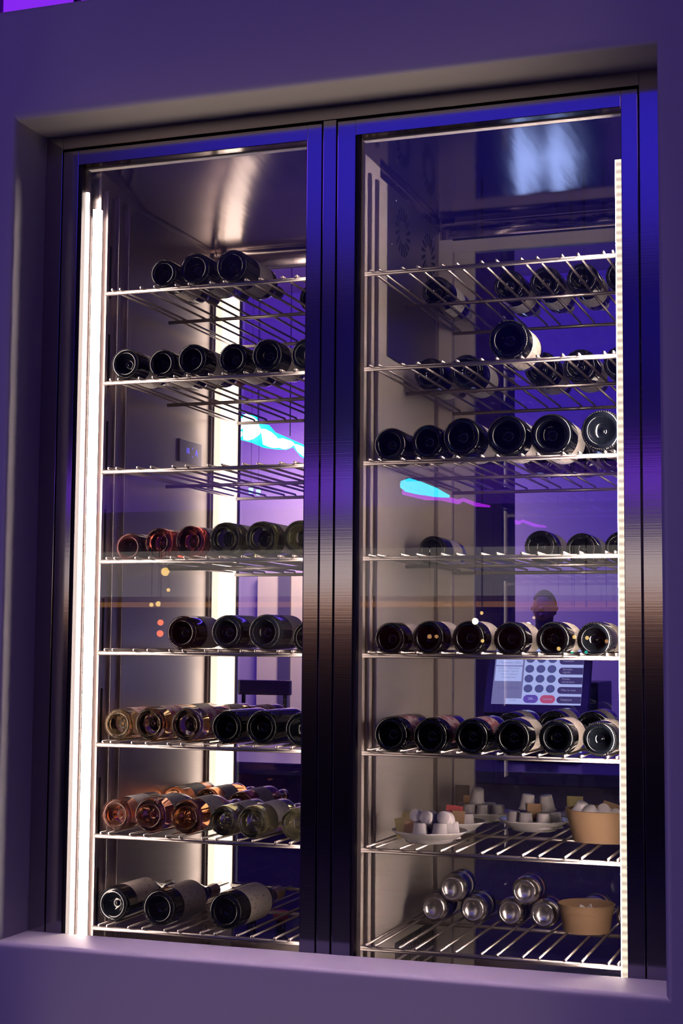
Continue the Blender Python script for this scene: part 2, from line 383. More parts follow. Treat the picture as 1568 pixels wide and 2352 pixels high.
# ------------------------------------------------------------------ bottles
def rest(side, k, x, R, rod=.0029):
    z = ZS[k] + .0078; best = R*.6
    for rx in RX:
        d = abs(SH[side]+rx-x)
        if d < R: best = max(best, math.sqrt((R+rod)**2 - d*d))
    return z + best + .0004
MC = {}
def cached(key, fn):
    if key not in MC: MC[key] = fn()
    return MC[key]
def mesh_of(bm, m_, smooth=True):
    me = bpy.data.meshes.new('m'); bm.to_mesh(me); bm.free()
    for p in me.polygons: p.use_smooth = smooth
    me.materials.append(m_); return me
def prof_bottle(R, shape, punt=.026):
    if shape == 'bordeaux': body = [(R, .014), (R, .185), (R*.985, .194), (R*.90, .207), (R*.66, .221), (.0185, .232), (.0145, .245), (.0138, .285)]
    else: body = [(R, .014), (R, .135), (R*.985, .150), (R*.90, .175), (R*.72, .200), (R*.52, .222), (.0175, .242), (.0145, .262), (.0138, .285)]
    return [(0, punt*.80), (.004, punt*.80), (.0055, punt), (R*.30, punt*.93), (R*.50, punt*.66), (R*.63, punt*.22), (R*.665, .0025), (R*.70, .0008), (R*.80, 0), (R*.90, .0015), (R*.965, .006)] + body + [(.0152, .287), (.0152, .297), (.0135, .299), (0, .299)]
def bottle(x, y, zc, R, shape, glass, lab=None, cap='black', label_mat_=None, lstart=.055, llen=.085, roll=0., rz=0., stip=True, arc=4.2, nm='wine_bottle'):
    e = empty(nm, (x, y, zc), rz)
    key = (shape, round(R, 4), glass)
    o = bpy.data.objects.new('bottle_glass', cached(key, lambda: (lambda bm: (lathe(bm, prof_bottle(R, shape), 36), mesh_of(bm, G[glass]))[1])(bmesh.new()))); C.link(o); o.parent = e
    if stip:
        def st():
            bm = bmesh.new(); n = 52
            for k in range(n):
                a = 2*PI*k/n; r0 = R*.925
                rr = bmesh.ops.create_icosphere(bm, subdivisions=1, radius=R*.030)
                M_ = Matrix.Translation((r0*math.cos(a), .0018, r0*math.sin(a))) @ Matrix.Rotation(-a, 4, 'Y') @ Matrix.Diagonal((2.1,.9,.75,1))
                bmesh.ops.transform(bm, matrix=M_, verts=rr['verts'])
            return mesh_of(bm, G[glass])
        o = bpy.data.objects.new('base_knurling', cached(('st',)+key, st)); C.link(o); o.parent = e; o['kind'] = 'stuff'
    if label_mat_:
        def lb():
            bm = bmesh.new(); n = 26; pr = None; Rl = R+.0004
            for i in range(n+1):
                a = PI/2 - arc/2 + arc*i/n
                cur = [bm.verts.new((Rl*math.cos(a), lstart, Rl*math.sin(a))), bm.verts.new((Rl*math.cos(a), lstart+llen, Rl*math.sin(a)))]
                if pr: bm.faces.new((pr[0], pr[1], cur[1], cur[0]))
                pr = cur
            return mesh_of(bm, label_mat_)
        o = bpy.data.objects.new('paper_label', cached(('lb', label_mat_.name, lstart, llen, arc)+key, lb)); C.link(o); o.parent = e; o.rotation_euler = (0, roll, 0)
    def cp():
        bm = bmesh.new(); lathe(bm, [(.0150,.243), (.0145,.262), (.0160,.284), (.0160,.3005), (0,.3015)], 20); return mesh_of(bm, K[cap])
    def cp2():
        bm = bmesh.new(); lathe(bm, [(.0165,.250), (.0148,.264), (.0160,.284), (.0160,.3005), (0,.3015)], 20); return mesh_of(bm, K[cap])
    o = bpy.data.objects.new('neck_capsule', cached(('cp', cap, shape), cp if shape == 'bordeaux' else cp2)); C.link(o); o.parent = e
    return e
NTH = ['leftmost', 'second', 'third', 'fourth', 'fifth', 'sixth']
COLOR_WORD = {'dark': 'black-green', 'olive': 'olive green', 'green': 'dark green', 'rose': 'pale pink', 'red': 'red rose', 'maroon': 'maroon', 'amber': 'pale amber', 'orange': 'orange rose', 'white': 'yellow white', 'brown': 'dark brown', 'smoke': 'smoky dark blue'}
B1, B2 = 'bordeaux', 'burgundy'
# (x, y, R, shape, glass, label material, capsule, label start, roll, stipple)
def row(side, k, items, rowname='front'):
    for i, it in enumerate(items):
        x, y, R, sh, gl, lm, cp_, ls, roll, st = (it + (None,)*10)[:10]
        zc = rest(side, k, x, R)
        e = bottle(x, y, zc, R, sh or B1, gl, None, cp_ or 'black', lm, ls or .055, .085, roll or 0, 0, st is not False)
        t = '%s wine bottle, %s in %s row, %s shelf, %s door' % (COLOR_WORD[gl], NTH[i] if i == 0 else NTH[i]+' from left', rowname, ORD[k], side)
        if len(items) == 1: t = '%s wine bottle lying alone in %s row, %s shelf, %s door' % (COLOR_WORD[gl], rowname, ORD[k], side)
        tag(e, t, 'bottle', 'wine bottles in the %s row on the %s shelf behind the %s door' % (rowname, ORD[k], side))
row('left', 0, [(-.505,.012,.0350,B1,'dark',L_cream,'black',.07,2.2), (-.427,.02,.0400,B2,'dark',L_cream,'black',.07,2.4), (-.333,.022,.0405,B1,'dark',L_grey,'black',.08,2.6)])
row('left', 0, [(at(716,682,.37).x,.37,.0365,B1,'dark',L_cream,'red')], 'rear')
row('left', 1, [(-.600,.008,.0375,B2,'dark',L_white,'black',.06,2.4), (-.503,.008,.0350,B1,'dark',L_white,'black',.06,2.2), (-.425,.008,.0378,B1,'dark',L_white,'red',.06,2.5), (-.322,.012,.0374,B1,'dark',L_white,'black',.06,2.4), (-.234,.006,.0392,B2,'dark',L_white,'black',.06,2.2), (-.137,.006,.0388,B1,'dark',L_cream,'black',.06,2.3)])
row('left', 3, [(-.582,.010,.0345,B1,'maroon',L_white,'cream',.05,.2), (-.506,.010,.0352,B1,'red',L_pink,'cream',.05,.3), (-.426,.010,.0362,B1,'red',L_white,'cream',.05,.5), (-.337,.012,.0396,B1,'olive',L_white,'cream',.06,.2), (-.246,.010,.0398,B1,'olive',L_white,'cream',.06,.3), (-.152,.012,.0403,B1,'olive',L_white,'cream',.06,.3)])
row('left', 4, [(-.450,.030,.0396,B2,'brown',L_cream,'black',.06,.5,False), (-.336,.028,.0398,B2,'smoke',L_grey,'gold',.06,.3,False), (-.238,.020,.0410,B2,'smoke',L_grey,'black',.075,.2,False), (-.129,.010,.0374,B1,'dark',L_grey,'black')])
row('left', 5, [(-.606,.020,.0365,B1,'amber',L_pink,'cream',.05,.6), (-.522,.015,.0393,B1,'amber',L_pink,'cream',.05,.5), (-.427,.012,.0393,B1,'amber',L_pink,'cream',.05,.6), (-.325,.012,.0386,B1,'dark',None,'black'), (-.239,.012,.0388,B1,'dark',None,'black'), (-.144,.012,.0384,B1,'dark',None,'black')])
row('left', 5, [(at(418,1645,.37).x,.365,.0350,B1,'amber',L_cream,'cream'), (at(492,1645,.37).x,.37,.0352,B1,'amber',L_cream,'cream'), (at(568,1647,.37).x,.365,.0355,B1,'orange',L_pink,'gold')], 'rear')
row('left', 6, [(-.605,.016,.0372,B1,'rose',L_white,'clear',.055,.5), (-.518,.014,.0398,B2,'rose',L_white,'clear',.055,.4), (-.425,.014,.0393,B2,'orange',L_white,'clear',.055,.6), (-.333,.018,.0344,B1,'white',L_white,'clear',.07,-.3), (-.257,.006,.0370,B1,'white',L_white,'clear',.07,-.4), (-.155,.014,.0360,B1,'white',L_white,'clear',.07,-.2)])
row('left', 6, [(at(402,1833,.40).x,.395,.0345,B1,'orange',L_grey,'clear'), (at(475,1837,.40).x,.395,.0345,B1,'orange',L_grey,'clear'), (at(551,1843,.38).x,.380,.0345,B1,'orange',L_grey,'clear',.06)], 'rear')
def low(x, y, R, rz, roll, cap, gl, lab, ls=.05, ln=.115):
    e = bottle(x, y, rest('left', 7, x, R), R, B2, gl, None, cap, L_cream, ls, ln, roll, rz, arc=4.6)
    tag(e, lab, 'bottle', 'wine bottles on the lowest shelf behind the left door')
low(-.616, .030, .0400, -.03, -.75, 'black', 'dark', 'dark wine bottle with silvery base nearest the left light strip, lowest shelf')
low(-.497, .030, .0425, -.03, .35, 'gold', 'dark', 'dark wine bottle with cream label and brown foil neck, middle of lowest shelf')
low(-.329, .028, .0425, -.05, .35, 'gold', 'dark', 'dark green wine bottle with printed cream label, standing apart at right of lowest left shelf')
# right side
row('right', 0, [(.070,.364,.0375,B1,'dark',L_white,'cream',.06,.9), (.252,.372,.0392,B1,'dark',L_white,'cream',.06,2.6), (.343,.366,.0392,B1,'dark',L_white,'cream',.06,2.8), (.434,.360,.0390,B1,'dark',L_white,'cream',.06,3.0), (.527,.365,.039,B1,'dark',L_white,'cream',.06,3.0)])
row('right', 1, [(.336,.004,.0455,B2,'dark',L_cream,'black',.045,1.15)])
row('right', 1, [(.060,.342,.0400,B2,'dark',L_white,'black',.08,2.6), (.155,.330,.0415,B2,'dark',L_white,'black',.08,2.6), (.339,.334,.0415,B2,'dark',L_grey,'black',.06,2.8), (.432,.336,.0415,B2,'dark',L_cream,'black',.06,1.6), (.527,.336,.041,B2,'dark',L_cream,'black',.06,2)], 'rear')
row('right', 2, [(.0645,.006,.0385,B2,'dark',L_grey,'black',.10,2.6,False), (.151,.008,.0392,B1,'dark',L_grey,'black',.10,2.6,False), (.2295,.006,.0432,B2,'dark',L_grey,'black',.08,2.4,False), (.3315,.006,.0455,B2,'dark',L_white,'black',.06,1.7,False), (.4285,.006,.0470,B2,'dark',L_white,'black',.07,1.7,False), (.5385,.006,.0450,B2,'dark',L_white,'black',.05,2.0)])
row('right', 2, [(at(1232,1062,.36).x,.36,.040,B2,'dark',L_grey,'black'), (at(1322,1062,.36).x,.36,.040,B2,'dark',L_grey,'black'), (at(1412,1060,.36).x,.36,.040,B2,'dark',L_grey,'black')], 'rear')
row('right', 3, [(.065,.350,.0362,B1,'dark',L_cream,'cream',.07,.6), (.333,.344,.0390,B2,'dark',L_cream,'cream',.06,.9), (.430,.350,.0378,B1,'dark',L_grey,'cream',.06,.9), (.522,.348,.0378,B1,'dark',L_grey,'cream',.06,.9)])
row('right', 4, [(.0665,.006,.0362,B2,'dark',L_cream,'black',.06,.2), (.155,.006,.0370,B2,'dark',L_cream,'black',.06,.3), (.2455,.006,.0372,B2,'dark',L_cream,'black',.06,.3), (.3375,.006,.0370,B2,'dark',L_cream,'black',.06,.3), (.431,.006,.0374,B2,'dark',L_cream,'black',.06,.6), (.5195,.006,.0380,B2,'dark',L_cream,'black',.075,.6)])
row('right', 5, [(.070,.006,.0395,B1,'dark',L_pink,'black',.045,-.1,False), (.160,.006,.0400,B1,'dark',L_pink,'black',.045,-.1,False), (.252,.006,.0393,B1,'dark',L_pink,'black',.045,-.7,False), (.342,.006,.0395,B2,'dark',L_cream,'black',.06,.6), (.437,.008,.0385,B2,'dark',L_cream,'black',.055,.7), (.529,.008,.0370,B2,'dark',L_cream,'black',.055,.7)])
row('right', 5, [(at(1170,1668,.37).x,.37,.0385,B1,'dark',L_cream,'black',.05), (at(1268,1668,.37).x,.37,.0385,B1,'dark',L_cream,'black',.05), (at(1356,1668,.37).x,.37,.0385,B1,'dark',L_cream,'black',.05)], 'rear')

# ------------------------------------------------------------------ cans on the lowest right shelf
M_can = mat('can_aluminium', (.82,.78,.74), .27, 1); M_cblue = mat('can_blue_print', (.02,.02,.16), .25, .4); M_cred = mat('can_red_print', (.5,.03,.05), .3, .3); M_cwhite = mat('can_white_print', (.7,.62,.6), .35, .2)
M_cgold = mat('can_gold_line', (.62,.46,.30), .3, .9)
def can_proto(bands):
    e = empty('drink_can'); R = .033
    bm = bmesh.new(); lathe(bm, [(0,.0115), (.010,.0105), (.018,.0075), (.0225,.0025), (.0240,.0), (.0255,.0004), (.0285,.004), (.0318,.0095), (R,.0150), (R,.100), (.0300,.110), (.0265,.114), (.0262,.115), (.0250,.113), (0,.113)], 32)
    obj('can_body', bm, M_can, e, smooth=True)
    for a, b, m_ in bands:
        bm = bmesh.new(); lathe(bm, [(R+.0003, a), (R+.0003, b)], 32); obj('printed_band', bm, m_, e, smooth=True)
    return e
ca = can_proto([(.026,.052,M_cblue), (.056,.062,M_cgold), (.064,.072,M_cwhite), (.074,.098,M_cblue)])
cb = can_proto([(.022,.024,M_cred), (.034,.060,M_cblue), (.062,.065,M_cwhite), (.066,.072,M_cred), (.076,.098,M_cblue)])
R_ = .0332; zc_ = lambda x: rest('right', 7, x, .033)
cans = [(.075,.336,0,ca,'leftmost silver can in the bottom row of cans'), (.167,.352,0,ca,'silver and blue can second from left in the bottom row'), (.251,.376,0,cb,'silver can in the bottom row under the right upper can'), (.335,.356,0,cb,'silver can touching the left side of the small kraft bowl'), (.432,.445,0,cb,'can half hidden directly behind the small kraft bowl'), (.535,.36,0,ca,'can at the far right end beside the light strip')]
zz = {}
for i, (x, y, dz, pr_, lb_) in enumerate(cans):
    z = zc_(x); zz[i] = z
    o = pr_ if i in (0, 2) else dup(pr_, (0,0,0)); o.location = (x, y, z); tag(o, lb_, 'can', 'drink cans on the lowest shelf')
def top_can(i, j, pr_, lb_):
    xa, za, xb, zb = cans[i][0], zz[i], cans[j][0], zz[j]; mx, mz = (xa+xb)/2, (za+zb)/2; dx, dz = xb-xa, zb-za; d = math.hypot(dx, dz)
    h = math.sqrt(.0668**2-(d/2)**2); x, z = mx - dz/d*h, mz + dx/d*h
    o = dup(pr_, (x, (cans[i][1]+cans[j][1])/2 - .008, z)); tag(o, lb_, 'can', 'drink cans on the lowest shelf')
top_can(0, 1, ca, 'left upper silver and blue can stacked on the two leftmost cans'); top_can(2, 3, cb, 'right upper silver, blue and red can stacked on two cans left of the small bowl')

# ------------------------------------------------------------------ plates, creamer cups, packets, kraft bowls
M_china = mat('white_china', (.70,.65,.63), .18, coat=.3); M_cup = mat('creamer_plastic', (.66,.60,.60), .32); M_lid = mat('foil_lid', (.7,.66,.66), .3, .4)
M_kraft = mat('kraft_board', (.34,.21,.115), .75, bump=((300,300,300), .25)); M_yel = mat('yellow_packet', (.78,.66,.28), .5); M_redp = mat('red_packet', (.55,.10,.10), .5); M_bro = mat('brown_packet', (.42,.26,.15), .6); M_whp = mat('white_packet', (.74,.70,.66), .5)
PZ = ZS[6] + .0078 + .0031
def plate(x, y, lab, R=.085):
    s = R/.085
    bm = bmesh.new(); lathe(bm, [(0,.004), (.045*s,.0035), (.048*s,.0), (.053*s,.0), (.055*s,.005), (.068*s,.013), (.083*s,.0225), (.085*s,.0245), (.084*s,.0262), (.070*s,.0185), (.058*s,.010), (.050*s,.0072), (0,.0068)], 44, 'z')
    o = obj('plate', bm, M_china, None, smooth=True, loc=(x, y, PZ)); tag(o, lab, 'plate', 'white plates on the seventh shelf'); return o
bm = bmesh.new(); lathe(bm, [(0,.0), (.0205,.0), (.0215,.0008), (.0205,.002), (.0185,.004), (.0145,.0355), (.0130,.037), (0,.037)], 24, 'z')
for f in bm.faces: f.smooth = True
cup0 = obj('creamer_cup', bm, M_cup); CUPN = 0
def cup(x, y, z, lab, tilt=(0,0,0), first=[True]):
    o = cup0 if first[0] else cup0.copy()
    if not first[0]: C.link(o)
    first[0] = False
    o.location = (x, y, z); o.rotation_euler = tilt; tag(o, lab, 'creamer cup', 'white creamer cups on plates and in bowls')
def packet(x, y, z, m_, lab, rz=0, ry=.1, h=.045, wd=.036):
    bm = bmesh.new(); box(bm, -wd/2, wd/2, -.0015, .0015, 0, h, bev=.001); o = obj('sugar_packet', bm, m_, None, loc=(x, y, z)); o.rotation_euler = (-.12, ry, rz); tag(o, lab, 'sugar packet', 'sugar packets on the seventh shelf')
P1 = (.128,.118); P2 = (.130,.318); P3 = (.135,.555); P4 = (.300,.425); P5 = (.395,.575)
plate(*P1, 'front left white plate with creamers and yellow packets'); plate(*P2, 'white plate half hidden behind the front left plate, red packet on it', .075)
plate(*P3, 'rear white plate against the back stile with creamers'); plate(*P4, 'white plate with creamers left of the large kraft bowl'); plate(*P5, 'rear white plate behind the large kraft bowl', .075)
zt = PZ + .0075
def cups(P, nm, spots, upper=()):
    for i, (dx, dy) in enumerate(spots): cup(P[0]+dx, P[1]+dy, zt, 'upturned white creamer cup %s of the %s' % (('at the left front', 'at the right front', 'in the middle', 'toward the rear', 'at the left rear', 'at the right rear')[i], nm), (0,0,random.random()))
    for i, (dx, dy, dz, tx, ty) in enumerate(upper): cup(P[0]+dx, P[1]+dy, zt+dz, 'tilted white creamer cup %s on top of the pile, %s' % (('left', 'middle', 'right')[i], nm), (tx, ty, 0))
cups(P1, 'front left plate', [(-.012,-.032), (.032,-.028), (.008,.012), (.048,.014), (-.030,.010)], [(-.026,.004,.040,1.2,.2), (.004,.000,.040,1.3,-.3), (.036,.004,.040,1.25,.4)])
packet(P1[0]-.050, P1[1]-.022, zt+.001, M_yel, 'yellow sugar packet at the far left of the front plate', .3, -.15)
packet(P1[0]-.040, P1[1]-.012, zt+.005, M_yel, 'taller yellow sugar packet beside the creamer, front plate', .25, .0, .052, .040)
packet(P1[0]-.038, P1[1]-.036, zt+.001, M_bro, 'brown speckled sugar packet left of the front creamer cup', .2, .1, .042, .026)
packet(P1[0]+.056, P1[1]-.018, zt+.004, M_whp, 'pale packet leaning at the right rim of the front plate', .5, -.35, .040, .024)
cups(P2, 'half hidden plate', [(-.01,.0), (.034,-.006), (.012,.038)])
packet(P2[0]+.004, P2[1]-.026, zt+.004, M_redp, 'red sugar packet on the half hidden plate', .2, .1, .052, .040)
packet(P2[0]+.018, P2[1]-.034, zt+.001, M_bro, 'brown sugar packet in front of the red one', .1, .05, .044, .030)
cups(P3, 'rear left plate', [(-.020,-.034), (.014,-.036), (.052,-.024), (-.042,.0), (.02,.02)], [(-.010,.0,.038,.3,.2)])
packet(P3[0]-.016, P3[1]-.012, zt+.012, M_bro, 'brown packet between the creamers on the rear left plate', .1, 0, .044, .05)
cups(P4, 'plate beside the bowl', [(-.045,-.020), (-.012,-.040), (.030,-.038), (.050,-.004), (-.008,.014), (.012,.050)], [(-.020,.010,.038,.0,.1), (.030,.012,.038,.1,-.1)])
packet(P4[0]+.004, P4[1]-.018, zt+.016, M_bro, 'brown packet between the creamers on the plate beside the bowl', .1, 0, .040, .034)
cups(P5, 'plate behind the bowl', [(-.030,-.024), (.006,-.020)])
packet(P5[0]-.028, P5[1]+.012, zt+.010, M_yel, 'yellow packet on the rear plate behind the bowl', .1, 0, .05, .04)
def bowl(x, y, z, Rt, Rb, h, lab, side):
    bm = bmesh.new(); lathe(bm, [(0,.002), (Rb,.002), (Rb+.0005,.0), (Rt,h-.002), (Rt+.0018,h), (Rt-.0006,h+.0012), (Rt-.0022,h-.002), (Rb-.002,.005), (0,.005)], 48, 'z')
    o = obj('kraft_bowl', bm, M_kraft, None, smooth=True, loc=(x, y, z)); tag(o, lab, 'bowl', 'kraft paper bowls')
    md = o.modifiers.new('e', 'EDGE_SPLIT'); md.split_angle = math.radians(50)
b1x, b1y = .488, .282
bowl(b1x, b1y, PZ, .082, .066, .070, 'large brown kraft paper bowl full of creamers on the seventh shelf', 0)
for i, (dx, dy, dz, tx, ty, w_) in enumerate([(-.056,-.012,.052,.2,.5,'leaning on the left rim'), (-.014,-.028,.046,.5,-.3,'at the front middle'), (.016,-.020,.046,1.2,.4,'lying beside the middle one'), (.044,-.014,.046,.9,-.5,'at the right front'), (.0,.024,.055,1.1,.2,'lying at the rear of the heap'), (-.03,.03,.03,.2,.2,'deep at the left rear')]):
    cup(b1x+dx, b1y+dy, PZ+dz, 'white creamer cup %s inside the large kraft bowl' % w_, (tx, ty, 0))
cup(b1x-.03, b1y-.02, PZ+.006, 'buried creamer cup at the left of the large kraft bowl'); cup(b1x+.02, b1y-.01, PZ+.006, 'buried creamer cup at the centre of the large kraft bowl')
packet(b1x+.01, b1y+.045, PZ+.03, M_bro, 'brown packet sticking up at the rear of the large kraft bowl', .2, .3, .05, .06)
Z7 = ZS[7] + .0078 + .0031
bowl(.442, .327, Z7, .064, .052, .062, 'small brown kraft paper bowl in front of the cans on the lowest shelf', 0)
packet(.425, .325, Z7+.006, M_whp, 'pale packet inside the small kraft bowl, left', .8, .5, .05, .035); packet(.46, .335, Z7+.006, M_whp, 'pale packet inside the small kraft bowl, right', 2.2, .5, .052, .035)

# ------------------------------------------------------------------ behind the cooler: bar counter and till
M_ctr = mat('bar_counter_top', (.06,.05,.09), .25); M_cf = mat('bar_front', (.14,.11,.20), .5)
ctr = empty('bar_counter', (0, 1.7, FZ)); tag(ctr, 'dark bar counter behind the rear glass of the cooler', 'counter')
obj('counter_top', bx(-2.2, 2.6, -.45, .45, 1.10, 1.14, bev=.004), M_ctr, ctr); obj('counter_body', bx(-2.15, 2.55, -.38, .40, 0, 1.10), M_cf, ctr)
W_, T_ = .290, math.radians(24); p0 = at(1127, 1616, 1.62)
pos = empty('till_terminal', (p0.x+W_/2, 1.70, -.56+.0)); tag(pos, 'black touchscreen till with round grey keys seen through the right rear glass', 'till')
M_black = mat('black_plastic', (.012,.012,.02), .3)
sc = obj('screen_housing', bx(-.024, W_+.024, .002, .028, -.032, .25, bev=.004), M_black, pos); sc.location = (-W_/2, -.08, p0.z+.56); sc.rotation_euler = (-T_, 0, 0)
obj('stand', bx(-.05, .05, -.02, .05, .0, .26, bev=.01), M_black, pos); obj('foot', bx(-.13, .13, -.07, .12, 0, .02, bev=.006), M_black, pos)
def em(n, c, s=1.): return mat(n, (0,0,0), .6, emit=lin(*c), es=s)
E_w = em('screen_white', (185,192,252)); E_g = em('screen_grey', (122,118,172)); E_c = em('key_grey', (82,86,142)); E_d = em('key_dark', (68,58,112)); E_o = em('key_violet', (100,78,180)); E_r = em('key_red', (190,82,122)); E_t = em('screen_text', (130,130,180)); E_p = em('screen_pale_text', (160,150,200))
px = W_/204; vz = .00142/math.cos(T_)
def L(o, v): return (o*px, (1616-v)*vz)
def spanel(n, o0, o1, v0, v1, m_, d, rnd=0):
    x0, z1 = L(o0, v0); x1, z0 = L(o1, v1); bm = bmesh.new()
    if not rnd: box(bm, x0, x1, -d-.0002, -d, z0, z1)
    else:
        r = (z1-z0)/2; pts = []
        for k in range(13): a = PI/2 + PI*k/12; pts.append((x0+r+r*math.cos(a), (z0+z1)/2+r*math.sin(a)))
        if rnd == 2: pts += [(x1-r+r*math.cos(a), (z0+z1)/2+r*math.sin(a)) for a in [-PI/2+PI*k/12 for k in range(13)]]
        else: pts += [(x1, z0), (x1, z1)]
        A = [bm.verts.new((p[0], -d, p[1])) for p in pts]; B = [bm.verts.new((p[0], -d-.0002, p[1])) for p in pts]
        bm.faces.new(A); bm.faces.new(B[::-1])
        for i in range(len(A)): bm.faces.new((A[i], B[i], B[(i+1)%len(A)], A[(i+1)%len(A)]))
        bmesh.ops.recalc_face_normals(bm, faces=bm.faces)
    return obj(n, bm, m_, sc)
def stext(s, o, v, size, m_, al='CENTER'):
    x, z = L(o, v); return text('lettering', s, size*px, m_, sc, (x, -.0022, z), align=al)
spanel('display_area', 0, 204, 1462, 1616, E_w, -.0016); spanel('side_column', 0, 69, 1462, 1616, E_g, -.0010)
spanel('message_card', 3, 65, 1508, 1529.6, E_w, -.0004); spanel('message_card', 3, 65, 1532, 1565, E_w, -.0004); spanel('popup_card', 33, 70, 1603.5, 1616, E_w, -.0004)
for r_, v in enumerate((1514.5, 1537, 1559, 1581)):
    for c_, o_ in enumerate((82, 107.6, 133)):
        spanel('round_key', o_-10.2, o_+10.2, v-8.8, v+8.8, E_c, 0, 2); stext(('789','456','123','<0X')[r_][c_], o_, v, 13, E_o)
for v in (1519, 1541, 1562.5, 1584, 1605): spanel('long_key', 149, 204, v-7.6, v+7.6, E_d, 0, 1)
spanel('round_key', 73, 107, 1595, 1613, E_o, 0, 2); spanel('round_key', 111.5, 146, 1595, 1613, E_r, 0, 2)
for s, o_, v, z_, m_ in (('Benvenuto', 38, 1515, 7, E_t), ('7 Novembre 2022', 35, 1524, 7, E_t), ('contact telecamere', 34, 1536.5, 6.4, E_t), ('la Global, 7 giorni', 34, 1543, 6.4, E_t), ('via sul numero', 36, 1550, 6.4, E_t), ('multiservice', 36, 1557, 6.4, E_t), ('V  V A L D E S', 36, 1581, 8, E_c), ('servizi cassa', 34, 1589, 5, E_t), ('< invio', 50, 1608, 5.5, E_t), ('Ok', 90, 1604, 8, E_w), ('Servizi', 128.5, 1604, 8, E_p)): stext(s, o_, v, z_, m_)
for s, v in (('Funzioni', 1519), ('Servizio\nrapido', 1541), ('Fondo\ncameriere', 1562.5), ('Max le com', 1584), ('Cambusa', 1605)): stext(s, 158, v, 7, E_p, 'LEFT')
# small till light, box and bottles behind the counter
bm = bmesh.new(); box(bm, -.16, .16, -.1, .1, 0, .12, bev=.004); q = at(1375, 1580, 1.75); tag(obj('paper_tray', bm, mat('violet_card', (.35,.25,.6), .5), None, loc=(q.x+.12, 1.75, -.56)), 'violet lit tray on the bar counter right of the till', 'tray')
def standing(u, v, y, lab, cap, capm, R=.036):
    q = at(u, v, y); bm = bmesh.new(); lathe(bm, [(0,0),(R,0),(R,.17),(R*.9,.19),(.014,.225),(.013,.27),(0,.27)], 24, 'z'); e = empty('spirit_bottle', (q.x, y, q.z-.29)); obj('bottle_glass', bm, G['dark'], e, smooth=True)
    bm = bmesh.new(); lathe(bm, [(0,.268),(.022,.268),(.024,.275),(.022,.292),(0,.296)], 20, 'z'); obj('bottle_cap', bm, capm, e, smooth=True); tag(e, lab, 'bottle', 'bottles below the lowest left shelf'); return e
rail = empty('bottle_ledge', (-.62, 1.12, FZ)); tag(rail, 'low dark bottle ledge behind the lower left rear glass', 'ledge')
zr = at(575, 2092, 1.12).z - .29
obj('ledge_board', bx(-.6, .55, -.10, .10, zr-FZ-.03, zr-FZ), M_ctr, rail)
standing(578, 2094, 1.12, 'dark bottle with small cap seen below the lowest left shelf', 0, mat('olive_cap', (.4,.35,.1), .4))
standing(645, 2112-18, 1.12, 'dark bottle with orange-red cap below the lowest left shelf', 0, mat('orange_cap', (.75,.12,.04), .4))
# bar stool, pillar, pale wall panel
def slab(name, u0, v0, u1, v1, y, th, m_): 
    a = at(u0, v0, y); b = at(u1, v1, y); return bx(a.x, b.x, y, y+th, min(a.z, b.z), max(a.z, b.z)), m_
a = at(1060, 900, 4.0); b = at(1150, 900, 4.0)
struct('pillar', bx(a.x, b.x, 4.0, 4.3, FZ, CZ), mat('dark_pillar', (.10,.08,.14), .5))
a = at(592, 1316, 8.5); b = at(760, 1316, 8.5); c = at(655, 1400, 8.5)
struct('wall_panel', bx(a.x, b.x, 8.5, 8.6, FZ, a.z), mat('pale_panel', (.75,.66,.58), .6))
struct('trim_panel', bx(c.x-.05, c.x+.05, 8.47, 8.5, FZ, a.z), mat('panel_trim', (.10,.08,.2), .5))
area('panel_warm_fill', (a.x+.8, 7.6, 1.2), (a.x+.7, 8.5, -.3), (.6, .3), 45, (1., .72, .5))  # warm fill added so the pale panel does not turn violet
q = at(607, 1562, 5.5)
st = empty('bar_stool', (q.x, 5.5, FZ)); tag(st, 'dark bar stool with low backrest seen through the left rear glass', 'stool')
M_st = mat('stool_leather', (.10,.07,.08), .35); hz = q.z-FZ
obj('backrest', bx(-.17, .17, -.02, .03, hz-.09, hz, bev=.008), M_st, st); obj('seat', bx(-.2, .2, -.42, .0, hz-.42, hz-.35, bev=.02), M_st, st)
for sx in (-.16, .16):
    for sy in (-.38, -.02): bm = bmesh.new(); tube(bm, [(sx, sy, hz-.38), (sx*1.2, sy, 0)], .016); obj('leg', bm, M_black, st)
    bm = bmesh.new(); tube(bm, [(sx*.85, 0, hz-.38), (sx*.85, 0, hz-.04)], .013); obj('back_post', bm, M_black, st)
# unseen blue glow box added behind the till: reflected in the ceiling of the cooler
q0 = at(1150, 1500, 5.7); q1 = at(1345, 1500, 5.7)
dc = empty('ceiling_glow_box', ((q0.x+q1.x)/2, 5.8, FZ)); tag(dc, 'added pale blue glow box behind the till, made for the ceiling reflection', 'glow box')
hw = (q1.x-q0.x)/2; obj('casing', bx(-hw-.05, hw+.05, 0, .5, 0, 1.30, bev=.01), M_black, dc)
for a_, b_, zt in ((-1, -.50, .56), (-.48, -.20, .70), (-.16, .08, .80), (.12, .46, .62), (.50, .70, .74), (.74, .95, .88)):
    obj('glow_slab', bx(hw*a_, hw*b_, -.02, -.001, zt, 1.27), mat('blue_glow', (0,0,0), .5, emit=(.36,.50,1.0), es=2.7), dc)
